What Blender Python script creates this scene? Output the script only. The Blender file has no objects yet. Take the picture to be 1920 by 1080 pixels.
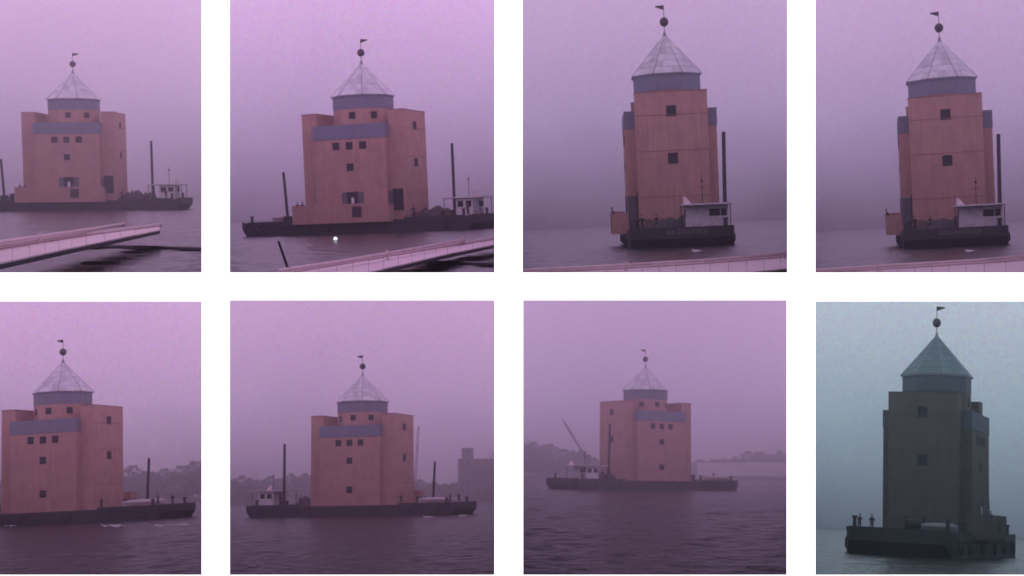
import bpy, bmesh, math, random
import numpy as np
from mathutils import Matrix, Vector
R = math.radians
random.seed(7)
scene = bpy.context.scene
COL = scene.collection

# ------------------------------------------------------------------ camera
EYE = 7.9                                   # camera height above the stone floor
F = 2500.0                                  # focal length in photo pixels (1920 wide)
cd = bpy.data.cameras.new('camera'); cam = bpy.data.objects.new('camera', cd); COL.objects.link(cam)
cam.location = (0, 0, EYE); cam.rotation_euler = (R(90), 0, 0)
cd.sensor_width = 36; cd.lens = 36 * F / 1920; cd.clip_start = .5; cd.clip_end = 3000
cd.dof.use_dof = True; cd.dof.focus_distance = 34.0; cd.dof.aperture_fstop = 1.2   # focused on the wall, the scenes behind it are soft
scene.camera = cam
# ------------------------------------------------------------------ world, sun, exposure
SUN_EL, SUN_AZ = 52, 200                    # high sun behind the viewer, lights the white wall
w = bpy.data.worlds.new('World'); scene.world = w; w.use_nodes = True
nt = w.node_tree; bg = nt.nodes['Background']
sk = nt.nodes.new('ShaderNodeTexSky'); sk.sky_type = 'NISHITA'; sk.sun_disc = False
sk.sun_elevation = R(SUN_EL); sk.sun_rotation = R(SUN_AZ)
nt.links.new(sk.outputs[0], bg.inputs[0]); bg.inputs[1].default_value = .15
sd = bpy.data.lights.new('sun', 'SUN'); sd.energy = 5; sd.angle = R(.5); sd.color = (1, .96, .9)
sun = bpy.data.objects.new('sun', sd); COL.objects.link(sun)
az = R(SUN_AZ)
sdir = Vector((math.sin(az) * math.cos(R(SUN_EL)), math.cos(az) * math.cos(R(SUN_EL)), math.sin(R(SUN_EL))))
sun.rotation_euler = sdir.to_track_quat('Z', 'Y').to_euler(); sun.location = (0, -10, 40)
EXPO = .25
vs = scene.view_settings; vs.view_transform = 'Standard'; vs.look = 'None'; vs.exposure = EXPO; vs.gamma = 1; vs.use_curve_mapping = False
scene.cycles.max_bounces = 8; scene.cycles.volume_bounces = 2; scene.cycles.diffuse_bounces = 4

# ------------------------------------------------------------------ helpers
def s2l(c):
    return tuple(((v / 255) / 12.92 if v / 255 <= .04045 else ((v / 255 + .055) / 1.055) ** 2.4) for v in c)
def tag(o, label=None, cat=None, group=None, kind=None):
    if label: o['label'] = label
    if cat: o['category'] = cat
    if group: o['group'] = group
    if kind: o['kind'] = kind
    return o
def mkobj(name, data, parent=None, M=None, mat=None):
    o = bpy.data.objects.new(name, data); COL.objects.link(o)
    if parent is not None: o.parent = parent
    if M is not None: o.matrix_world = M
    if mat is not None and data is not None: data.materials.append(mat)
    return o
class MB:
    def __init__(s): s.v = []; s.f = []
    def quad(s, *p):
        n = len(s.v); s.v += [tuple(q) for q in p]; s.f.append(tuple(range(n, n + len(p)))); return s
    def box(s, x0, x1, y0, y1, z0, z1, M=None):
        n = len(s.v)
        P = [(x0,y0,z0),(x1,y0,z0),(x1,y1,z0),(x0,y1,z0),(x0,y0,z1),(x1,y0,z1),(x1,y1,z1),(x0,y1,z1)]
        if M is not None: P = [tuple(M @ Vector(p)) for p in P]
        s.v += P
        s.f += [tuple(n + i for i in q) for q in ((3,2,1,0),(4,5,6,7),(0,1,5,4),(1,2,6,5),(2,3,7,6),(3,0,4,7))]
        return s
    def prism(s, ring0, ring1):
        n = len(s.v); k = len(ring0); s.v += [tuple(p) for p in ring0] + [tuple(p) for p in ring1]
        s.f.append(tuple(n + i for i in reversed(range(k)))); s.f.append(tuple(n + k + i for i in range(k)))
        for i in range(k):
            j = (i + 1) % k; s.f.append((n + i, n + j, n + k + j, n + k + i))
        return s
    def tube(s, a, b, r, r2=None, k=8):
        a = Vector(a); b = Vector(b); r2 = r if r2 is None else r2
        q = (b - a).to_track_quat('Z', 'Y')
        c = [q @ Vector((math.cos(2*math.pi*i/k), math.sin(2*math.pi*i/k), 0)) for i in range(k)]
        return s.prism([a + u * r for u in c], [b + u * r2 for u in c])
    def path(s, pts, r, k=6):
        for a, b in zip(pts, pts[1:]): s.tube(a, b, r, k=k)
        return s
    def ball(s, c, r, n=12, m=8, sz=1):
        b = len(s.v)
        for j in range(m + 1):
            t = math.pi * j / m
            for i in range(n):
                a = 2 * math.pi * i / n
                s.v.append((c[0] + r*math.sin(t)*math.cos(a), c[1] + r*math.sin(t)*math.sin(a), c[2] + r*sz*math.cos(t)))
        for j in range(m):
            for i in range(n):
                k = (i + 1) % n
                s.f.append((b+j*n+i, b+(j+1)*n+i, b+(j+1)*n+k, b+j*n+k))
        return s
    def torus(s, c, Rr, r, axis='y', n=14, m=6):
        b = len(s.v)
        for i in range(n):
            a = 2*math.pi*i/n
            for j in range(m):
                t = 2*math.pi*j/m; q = Rr + r*math.cos(t); h = r*math.sin(t)
                x, z = q*math.cos(a), q*math.sin(a)
                p = (x, h, z) if axis == 'y' else ((h, x, z) if axis == 'x' else (x, z, h))
                s.v.append((c[0]+p[0], c[1]+p[1], c[2]+p[2]))
        for i in range(n):
            for j in range(m):
                i2 = (i+1) % n; j2 = (j+1) % m
                s.f.append((b+i*m+j, b+i2*m+j, b+i2*m+j2, b+i*m+j2))
        return s
    def mesh(s, name, mat=None, smooth=False):
        me = bpy.data.meshes.new(name); me.from_pydata(s.v, [], s.f)
        bm = bmesh.new(); bm.from_mesh(me); bmesh.ops.remove_doubles(bm, verts=bm.verts, dist=1e-5)
        bmesh.ops.recalc_face_normals(bm, faces=bm.faces); bm.to_mesh(me); bm.free()
        if smooth: me.polygons.foreach_set('use_smooth', [True] * len(me.polygons))
        if mat: me.materials.append(mat)
        return me
    def build(s, name, mat, parent=None, M=None, smooth=False, label=None):
        o = mkobj(name, s.mesh(name, mat, smooth), parent, M)
        if label: o['label'] = label
        return o
def empty(name, label, cat, group=None, M=None):
    o = mkobj(name, None, None, M); o.empty_display_size = .5
    return tag(o, label, cat, group)
def copy_tree(o, parent=None):
    c = o.copy(); COL.objects.link(c)
    if parent is not None: c.parent = parent
    for ch in list(o.children): copy_tree(ch, c)
    return c

# ------------------------------------------------------------------ materials
def principled(name):
    m = bpy.data.materials.new(name); m.use_nodes = True
    return m, m.node_tree, m.node_tree.nodes['Principled BSDF']
def mat(name, col, rough=.6, metal=0, rnd=0, var=.25, scale=3, stretch=(1,1,1), bump=.0, bscale=20, spec=None, stain=None, sscale=.35):
    m, t, b = principled(name); N = t.nodes; L = t.links
    tc = N.new('ShaderNodeTexCoord'); mp = N.new('ShaderNodeMapping'); mp.inputs['Scale'].default_value = stretch
    L.new(tc.outputs['Object'], mp.inputs[0])
    n1 = N.new('ShaderNodeTexNoise'); n1.inputs['Scale'].default_value = scale; n1.inputs['Detail'].default_value = 5
    L.new(mp.outputs[0], n1.inputs[0])
    mx = N.new('ShaderNodeMix'); mx.data_type = 'RGBA'
    mx.inputs[6].default_value = (*[c * (1 - var) for c in col], 1); mx.inputs[7].default_value = (*[min(1, c * (1 + var)) for c in col], 1)
    L.new(n1.outputs[0], mx.inputs[0]); out = mx.outputs[2]
    if stain:
        n2 = N.new('ShaderNodeTexNoise'); n2.inputs['Scale'].default_value = sscale; n2.inputs['Detail'].default_value = 8; n2.inputs['Roughness'].default_value = .65
        L.new(mp.outputs[0], n2.inputs[0])
        cr = N.new('ShaderNodeValToRGB'); cr.color_ramp.elements[0].position = .5; cr.color_ramp.elements[1].position = .72
        L.new(n2.outputs[0], cr.inputs[0])
        m2 = N.new('ShaderNodeMix'); m2.data_type = 'RGBA'; L.new(cr.outputs[0], m2.inputs[0]); L.new(out, m2.inputs[6]); m2.inputs[7].default_value = (*stain, 1)
        out = m2.outputs[2]
    if rnd:
        oi = N.new('ShaderNodeObjectInfo'); mr = N.new('ShaderNodeMapRange'); mr.inputs[3].default_value = 1 - rnd; mr.inputs[4].default_value = 1 + rnd * .6; L.new(oi.outputs['Random'], mr.inputs[0])
        vm = N.new('ShaderNodeVectorMath'); vm.operation = 'SCALE'; L.new(out, vm.inputs[0]); L.new(mr.outputs[0], vm.inputs['Scale']); out = vm.outputs[0]
    L.new(out, b.inputs['Base Color'])
    b.inputs['Roughness'].default_value = rough; b.inputs['Metallic'].default_value = metal
    if spec is not None: b.inputs['Specular IOR Level'].default_value = spec
    if bump:
        n3 = N.new('ShaderNodeTexNoise'); n3.inputs['Scale'].default_value = bscale; n3.inputs['Detail'].default_value = 4
        L.new(mp.outputs[0], n3.inputs[0]); bp = N.new('ShaderNodeBump'); bp.inputs['Strength'].default_value = bump; bp.inputs['Distance'].default_value = .05
        L.new(n3.outputs[0], bp.inputs['Height']); L.new(bp.outputs[0], b.inputs['Normal'])
    return m
def boards(name, col, stain):
    """painted vertical boards with weathered panels"""
    m, t, b = principled(name); N = t.nodes; L = t.links
    tc = N.new('ShaderNodeTexCoord')
    mp = N.new('ShaderNodeMapping'); mp.inputs['Scale'].default_value = (1.6, 1.6, .12); L.new(tc.outputs['Object'], mp.inputs[0])
    n1 = N.new('ShaderNodeTexNoise'); n1.inputs['Scale'].default_value = 2.2; n1.inputs['Detail'].default_value = 6; L.new(mp.outputs[0], n1.inputs[0])
    mx = N.new('ShaderNodeMix'); mx.data_type = 'RGBA'; L.new(n1.outputs[0], mx.inputs[0])
    mx.inputs[6].default_value = (*[c * .74 for c in col], 1); mx.inputs[7].default_value = (*[min(1, c * 1.26) for c in col], 1)
    n2 = N.new('ShaderNodeTexNoise'); n2.inputs['Scale'].default_value = .5; n2.inputs['Detail'].default_value = 7; n2.inputs['Roughness'].default_value = .7
    L.new(tc.outputs['Object'], n2.inputs[0])
    cr = N.new('ShaderNodeValToRGB'); cr.color_ramp.elements[0].position = .45; cr.color_ramp.elements[1].position = .8
    L.new(n2.outputs[0], cr.inputs[0])
    m2 = N.new('ShaderNodeMix'); m2.data_type = 'RGBA'; L.new(cr.outputs[0], m2.inputs[0]); L.new(mx.outputs[2], m2.inputs[6]); m2.inputs[7].default_value = (*stain, 1)
    # board joints: fine dark lines every 0.3 m
    sx = N.new('ShaderNodeSeparateXYZ'); L.new(tc.outputs['Object'], sx.inputs[0])
    ad = N.new('ShaderNodeMath'); ad.operation = 'ADD'; L.new(sx.outputs[0], ad.inputs[0]); L.new(sx.outputs[1], ad.inputs[1])
    pp = N.new('ShaderNodeMath'); pp.operation = 'PINGPONG'; pp.inputs[1].default_value = .3; L.new(ad.outputs[0], pp.inputs[0])
    lt = N.new('ShaderNodeMath'); lt.operation = 'LESS_THAN'; lt.inputs[1].default_value = .02; L.new(pp.outputs[0], lt.inputs[0])
    m3 = N.new('ShaderNodeMix'); m3.data_type = 'RGBA'; L.new(lt.outputs[0], m3.inputs[0]); L.new(m2.outputs[2], m3.inputs[6]); m3.inputs[7].default_value = (*[c * .93 for c in col], 1)
    L.new(m3.outputs[2], b.inputs['Base Color']); b.inputs['Roughness'].default_value = .75; b.inputs['Specular IOR Level'].default_value = .25
    return m
TERRA = boards('terracotta_boards', (.49, .285, .235), (.34, .20, .175))
TERRA_SHADE = boards('shaded_terracotta_boards', (.100, .084, .078), (.072, .063, .061))  # terracotta boards with backlit shade mixed into the colour, last tower only
TERRAD_SHADE = mat('shaded_terracotta_batten', (.06, .05, .05), .8, var=.2)  # batten colour darkened the same way for backlit shade
TERRAD = mat('terracotta_batten', (.28, .14, .11), .8, var=.2)
BLUE = mat('blue_painted_boards', (.19, .205, .26), .75, var=.2, scale=2, stretch=(2,2,.2), stain=(.16, .17, .22))
BLUE_SHADE = mat('shaded_blue_boards', (.07, .085, .11), .75, var=.2, scale=2, stretch=(2,2,.2))  # blue band copy, darkened to paint in the backlit shade
ZINC_SHADE = mat('shaded_zinc_roof_sheet', (.11, .165, .19), .6, rnd=.12, var=.18, scale=1.3, stain=(.14,.17,.19), sscale=.8)  # zinc copy with the last tower's backlit shade in its colour
ZINC = mat('zinc_roof_sheet', (.60, .64, .64), .4, metal=.0, rnd=.2, var=.1, scale=1.3, stretch=(1,1,.4), stain=(.44,.45,.47), sscale=.8)
LEAD = mat('lead_hip_roll', (.24, .23, .27), .6, var=.2)
DARKM = mat('dark_iron', (.035, .03, .035), .5, metal=.3, var=.3)
GLASS = mat('dark_window_glass', (.022, .02, .028), .5, var=.2, spec=.15)
FRAME = mat('dark_window_frame', (.045, .035, .038), .7, spec=.2)
HULL = mat('tarred_steel_hull', (.022, .022, .027), .55, var=.35, scale=1.5, stain=(.05, .03, .025), sscale=.6, bump=.15, bscale=3)
DECK = mat('worn_deck_plates', (.07, .065, .065), .7, var=.35, scale=2, stain=(.13, .09, .07))
WHITE = mat('white_boat_paint', (.68, .55, .56), .55, var=.12, scale=2, stain=(.52, .42, .41), sscale=1.2)
CABW = mat('white_cabin_paint', (.74, .70, .71), .5, var=.08, stain=(.5, .44, .42), sscale=1.2)
RUBBER = mat('black_rubber', (.02, .02, .02), .8)
LETTER = mat('faded_white_lettering', (.17, .17, .18), .7)
CLOTH = mat('dark_wool_coat', (.03, .026, .034), .9)
TROUS = mat('dark_trousers', (.022, .022, .03), .9)
SKIN = mat('skin', (.42, .26, .2), .6)
HAIR = mat('dark_hair', (.03, .02, .015), .7)
WOOD = mat('grey_wood', (.14, .10, .08), .8, var=.3, stretch=(1, 6, 6))
TARP = mat('pale_tarpaulin', (.42, .39, .39), .7, var=.12, bump=.4, bscale=2)
LEAFP = mat('weathered_teal_shutter', (.12, .12, .135), .7, var=.2)
DARKT = mat('dark_tarpaulin', (.05, .045, .05), .7, var=.4, bump=.5, bscale=3)
LEAF = mat('dark_foliage', (.045, .055, .04), .9, var=.45, scale=.3)
BRICKF = mat('far_masonry', (.11, .09, .09), .9, var=.25, scale=.2)
PALEF = mat('far_pale_render', (.75, .70, .70), .9, var=.15, scale=.1)
STONE = mat('quay_stone', (.10, .09, .085), .9, var=.3, scale=.4)
GROUNDM = mat('shore_earth', (.07, .06, .045), .95, var=.3, scale=.2)
WALLM = mat('matt_white_wall', (.88, .88, .88), .85, var=.008, scale=.8)
FLOORM = mat('pale_stone_floor', (.55, .54, .52), .8, var=.12, scale=1.5)
def sky_mat(name, lo, mid, hi, zlo, zmid, zhi, right=1.0, strength=1.0):
    m = bpy.data.materials.new(name); m.use_nodes = True; t = m.node_tree; N = t.nodes; L = t.links; N.clear()
    o = N.new('ShaderNodeOutputMaterial'); e = N.new('ShaderNodeEmission'); L.new(e.outputs[0], o.inputs[0])
    tc = N.new('ShaderNodeTexCoord'); nm = N.new('ShaderNodeVectorMath'); nm.operation = 'NORMALIZE'; L.new(tc.outputs['Object'], nm.inputs[0])
    ps = N.new('ShaderNodeVectorMath'); ps.operation = 'SCALE'; ps.inputs['Scale'].default_value = .001; L.new(tc.outputs['Object'], ps.inputs[0])
    sx = N.new('ShaderNodeSeparateXYZ'); L.new(nm.outputs[0], sx.inputs[0])
    ns = N.new('ShaderNodeTexNoise'); ns.inputs['Scale'].default_value = 14; ns.inputs['Detail'].default_value = 3; L.new(ps.outputs[0], ns.inputs[0])
    ma = N.new('ShaderNodeMath'); ma.operation = 'MULTIPLY_ADD'; L.new(ns.outputs[0], ma.inputs[0]); ma.inputs[1].default_value = .035; L.new(sx.outputs[2], ma.inputs[2])
    mr = N.new('ShaderNodeMapRange'); mr.inputs[1].default_value = zlo + .0175; mr.inputs[2].default_value = zhi + .0175; L.new(ma.outputs[0], mr.inputs[0])
    cr = N.new('ShaderNodeValToRGB'); cr.color_ramp.interpolation = 'EASE'; E = cr.color_ramp.elements
    E[0].position = 0; E[0].color = (*s2l(lo), 1); E[1].position = 1; E[1].color = (*s2l(hi), 1)
    k = E.new((zmid - zlo) / (zhi - zlo)); k.color = (*s2l(mid), 1)
    cr.color_ramp.interpolation = 'LINEAR'
    L.new(mr.outputs[0], cr.inputs[0])
    # fine film-like unevenness of the fog itself
    n2 = N.new('ShaderNodeTexNoise'); n2.inputs['Scale'].default_value = 600; n2.inputs['Detail'].default_value = 3; L.new(ps.outputs[0], n2.inputs[0])
    mr2 = N.new('ShaderNodeMapRange'); mr2.inputs[1].default_value = .3; mr2.inputs[2].default_value = .7; mr2.inputs[3].default_value = .84; mr2.inputs[4].default_value = 1.16; L.new(n2.outputs[0], mr2.inputs[0])
    gx = N.new('ShaderNodeMapRange'); gx.inputs[1].default_value = -.09; gx.inputs[2].default_value = .09; gx.inputs[3].default_value = 1 / right; gx.inputs[4].default_value = right; L.new(sx.outputs[0], gx.inputs[0])
    mm = N.new('ShaderNodeMath'); mm.operation = 'MULTIPLY'; L.new(mr2.outputs[0], mm.inputs[0]); L.new(gx.outputs[0], mm.inputs[1])
    m2 = N.new('ShaderNodeMath'); m2.operation = 'MULTIPLY'; L.new(mm.outputs[0], m2.inputs[0]); m2.inputs[1].default_value = strength * 2 ** -EXPO
    n3 = N.new('ShaderNodeTexNoise'); n3.inputs['Scale'].default_value = 360; n3.inputs['Detail'].default_value = 4; n3.inputs['Roughness'].default_value = .7; L.new(ps.outputs[0], n3.inputs[0])
    sh_ = N.new('ShaderNodeVectorMath'); sh_.operation = 'MULTIPLY_ADD'; sh_.inputs[1].default_value = (.95, .95, .95); sh_.inputs[2].default_value = (.52, .52, .52); L.new(n3.outputs['Color'], sh_.inputs[0])
    vm = N.new('ShaderNodeVectorMath'); vm.operation = 'MULTIPLY'; L.new(cr.outputs[0], vm.inputs[0]); L.new(sh_.outputs[0], vm.inputs[1])
    L.new(vm.outputs[0], e.inputs[0]); L.new(m2.outputs[0], e.inputs[1])
    m.cycles.emission_sampling = 'NONE'
    return m
def haze_mat(name, dens, col):
    m = bpy.data.materials.new(name); m.use_nodes = True; t = m.node_tree; N = t.nodes; N.clear()
    o = N.new('ShaderNodeOutputMaterial'); v = N.new('ShaderNodeVolumePrincipled')
    v.inputs['Color'].default_value = (*col, 1); v.inputs['Density'].default_value = dens; v.inputs['Anisotropy'].default_value = .2
    t.links.new(v.outputs[0], o.inputs['Volume']); return m
def sea_mat(name, col, spec, rough=.16, dist=.15, ior=1.33):
    m, t, b = principled(name); N = t.nodes; L = t.links
    tc = N.new('ShaderNodeTexCoord'); mp = N.new('ShaderNodeMapping'); mp.inputs['Scale'].default_value = (1, .55, 1); L.new(tc.outputs['Object'], mp.inputs[0])
    n1 = N.new('ShaderNodeTexNoise'); n1.inputs['Scale'].default_value = 1.6; n1.inputs['Detail'].default_value = 6; n1.inputs['Roughness'].default_value = .6; L.new(mp.outputs[0], n1.inputs[0])
    bp = N.new('ShaderNodeBump'); bp.inputs['Strength'].default_value = 1; bp.inputs['Distance'].default_value = dist; L.new(n1.outputs[0], bp.inputs['Height']); L.new(bp.outputs[0], b.inputs['Normal'])
    b.inputs['Base Color'].default_value = (*col, 1); b.inputs['Roughness'].default_value = rough; b.inputs['IOR'].default_value = ior; b.inputs['Specular IOR Level'].default_value = spec
    return m

# ------------------------------------------------------------------ the eight openings
WALL_Y = 34.0
# rect in photo px, horizon row, tower axis px, px per metre, heading of the tower, haze density
CELLS = [
 dict(r=(-118,-6,378,511),  hor=362, cx=144,  s=11.0,  a=-15, roll=1.8),
 dict(r=(431,-6,927,511),   hor=396, cx=690,  s=13.2,  a=-24, roll=2.6),
 dict(r=(980,-6,1476,511),  hor=411, cx=1259, s=15.8,  a=-87.4, roll=2.2),
 dict(r=(1529,-6,2025,511), hor=411, cx=1775, s=15.8,  a=-87.4, roll=2.2),
 dict(r=(-118,565,378,1078),hor=941, cx=118,  s=12.9,  a=180-31),
 dict(r=(431,563,927,1078), hor=933, cx=680,  s=10.95, a=180-24),
 dict(r=(981,563,1475,1078),hor=889, cx=1210, s=9.6,   a=180+35),
 dict(r=(1529,565,2025,1078),hor=993,cx=1756, s=16.2,  a=78),
]
SKY = [
 ((120,101,131),(181,153,193),(217,179,225),1.14),
 ((106, 87,117),(172,144,188),(216,176,226),1.14),
 (( 86, 74, 98),(168,146,188),(202,170,214),1.04),
 (( 86, 74, 98),(168,146,188),(202,170,214),1.04),
 ((104, 85,110),(175,145,184),(209,168,216),1.10),
 ((101, 82,109),(170,140,181),(202,164,209),1.08),
 ((114, 93,120),(167,141,183),(194,159,204),1.10),
 (( 78, 90,106),(136,156,172),(181,192,208),1.08),
]
HAZE = [.0011,.0007,.0008,.0008,.0007,.0008,.0013,.0006]
H = 3.0
for i, c in enumerate(CELLS):
    x0, y0, x1, y1 = c['r']; mx = (x0 + x1) / 2
    psi = math.atan2(mx - 960, F); th = math.atan2((540 - c['hor']) * math.cos(psi), F)
    c['R'] = Matrix.Rotation(-psi, 3, 'Z') @ Matrix.Rotation(th, 3, 'X') @ Matrix.Rotation(R(-c.get('roll', 0)), 3, 'Y')
    c['M'] = Matrix.Translation((0, 0, EYE)) @ c['R'].to_4x4()
    c['D'] = F / (c['s'] * math.cos(psi) ** 1.5)
def ray(c, px, py):
    d = c['R'].transposed() @ Vector((px - 960, F, 540 - py)); return d / d.y
def hrow(c, px):
    y = c['hor']
    for _ in range(6): y += ray(c, px, y).z * F
    return y
def P(c, px, py, d): return ray(c, px, py) * d
def PZ(c, px, py, z):
    r = ray(c, px, py); return r * (z / r.z)
def world_plane(c, px, py, wy):            # local point on the world plane y = wy
    d = Vector((px - 960, F, 540 - py)) * (wy / F); return c['R'].transposed() @ d

def frustum(c, m, mt, mb, near, far):
    x0, y0, x1, y1 = c['r']
    px = [(x0-m, y0-mt), (x1+m, y0-mt), (x1+m, y1+mb), (x0-m, y1+mb)]
    a = [world_plane(c, *p, near) for p in px]; b = [ray(c, *p) * far for p in px]
    return a, b
FARD = 1000.0
for i, c in enumerate(CELLS):
    x0, y0, x1, y1 = c['r']; top = y0 < 100
    mb = 26 if top else 40
    a, b = frustum(c, 25, 12, mb, WALL_Y + .06, FARD)
    zl = 0; zh = ray(c, (x0+x1)/2, y0); zh = zh.z / math.sqrt(1 + zh.z**2)
    lo, mid, hi, st = SKY[i]
    sm = sky_mat('fog_sky', lo, mid, hi, 0, zh * .5, zh, strength=st)
    sb = MB(); 
    for k in range(4): sb.quad(a[k], a[(k+1) % 4], b[(k+1) % 4], b[k])
    sb.quad(*b)
    tag(sb.build('sky', sm, None, c['M']), kind='structure')
    a, b = frustum(c, 24, 11, mb - 1, WALL_Y + .12, FARD - 6)
    hb = MB().prism(a, b)
    tag(hb.build('haze', haze_mat('haze_air', HAZE[i], (.97, .95, .97)), None, c['M']), kind='stuff')
    # sea: a grid of small waves running from just behind the wall to the horizon
    nr, nc = 380, 130
    d0 = H * F / (y1 + 10 - c['hor']); d = d0 * ((FARD - 12) / d0) ** (np.arange(nr) / (nr - 1))
    mxp = (x0 + x1) / 2
    ul = ray(c, x0 - 21, c['hor']).x; ur = ray(c, x1 + 21, c['hor']).x
    u = np.linspace(ul, ur, nc)
    X = np.outer(d, u); Y = np.repeat(d[:, None], nc, 1)
    rng = np.random.RandomState(20 + i); Z = np.zeros_like(X)
    for k in range(26):
        lam = rng.uniform(.4, 4); ang = rng.normal(R(75), .7); amp = .0042 * lam ** .8
        kx, ky = math.cos(ang) * 2 * math.pi / lam, math.sin(ang) * 2 * math.pi / lam
        fade = np.clip(2.2 - Y * .012 / lam, 0, 1)
        Z += amp * fade * np.sin(kx * X + ky * Y + rng.uniform(0, 6.28))
    V = np.stack([X, Y, Z - H], 2).reshape(-1, 3)
    idx = np.arange(nr * nc).reshape(nr, nc)
    Fq = np.stack([idx[:-1, :-1], idx[:-1, 1:], idx[1:, 1:], idx[1:, :-1]], 2).reshape(-1, 4)
    me = bpy.data.meshes.new('sea'); me.vertices.add(len(V)); me.vertices.foreach_set('co', V.ravel())
    me.loops.add(Fq.size); me.loops.foreach_set('vertex_index', Fq.ravel()); me.polygons.add(len(Fq))
    me.polygons.foreach_set('loop_start', np.arange(0, Fq.size, 4)); me.polygons.foreach_set('use_smooth', np.ones(len(Fq), bool))
    me.update(); me.validate()
    me.materials.append(sea_mat('sea_water', (.02, .015, .022) if i < 7 else (.018, .022, .026), .22 if i in (0, 1, 2, 3, 7) else .04, dist=.22 if i in (0, 1, 2, 3, 7) else .42, ior=1.33 if i in (0, 1, 2, 3, 7) else 1.2))
    tag(mkobj('sea', me, None, c['M']), kind='structure')

# ------------------------------------------------------------------ white wall and floor
def wx(px): return (px - 960) * WALL_Y / F
def wz(py): return EYE + (540 - py) * WALL_Y / F
TH = .02
wall = MB()
def strip(x0, x1, y0, y1): wall.box(wx(x0), wx(x1), WALL_Y, WALL_Y + TH, wz(y1), wz(y0))
XL, XR, YT, YB = -260, 2180, -140, 540 + EYE / WALL_Y * F
strip(XL, XR, YT, -6); strip(XL, XR, 511, 563); strip(XL, XR, 1078, YB)
for (ya, yb) in ((-6, 511),):
    for (xa, xb) in ((XL, -118), (378, 431), (927, 980), (1476, 1529), (2025, XR)): strip(xa, xb, ya, yb)
for (xa, xb) in ((XL, -118), (378, 431), (927, 981), (1475, 1529), (2025, XR)): strip(xa, xb, 563, 1078)
strip(-118, 378, 563, 565); strip(1529, 2025, 563, 565)
tag(wall.build('wall', WALLM), kind='structure')
tag(MB().box(-45, 45, -30, WALL_Y + TH, -.2, -.004).build('floor', FLOORM), kind='structure')

POS = ['top left panel', 'second panel of the top row', 'third panel of the top row', 'top right panel',
       'bottom left panel', 'second panel of the bottom row', 'third panel of the bottom row', 'bluish bottom right panel']

# ------------------------------------------------------------------ theatre tower (origin: middle of its base on the deck, front = -y)
def window_mesh():
    f = MB(); w = .6; t = .1
    for a, b, cc, dd in ((-w, w, w-t, w), (-w, w, -w, -w+t), (-w, -w+t, -w+t, w-t), (w-t, w, -w+t, w-t)): f.box(a, b, -.06, .1, cc, dd)
    m = MB().box(-.02, .02, -.03, .02, -w+t, w-t).box(-w+t, -.02, -.03, .02, -.02, .02).box(.02, w-t, -.03, .02, -.02, .02)
    p = MB().box(-w+t+.002, w-t-.002, -.02, .018, -w+t+.002, w-t-.002)
    return f.mesh('window', FRAME), m.mesh('mullion', FRAME), p.mesh('pane', GLASS)
WF, WM, WP = window_mesh()
def window(parent, x, y, z, rot, sc=1):
    o = mkobj('window', WF, parent); o.location = (x, y, z); o.rotation_euler = (0, 0, rot); o.scale = (sc, 1, sc)
    mkobj('mullion', WM, o); mkobj('pane', WP, o); return o
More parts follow.
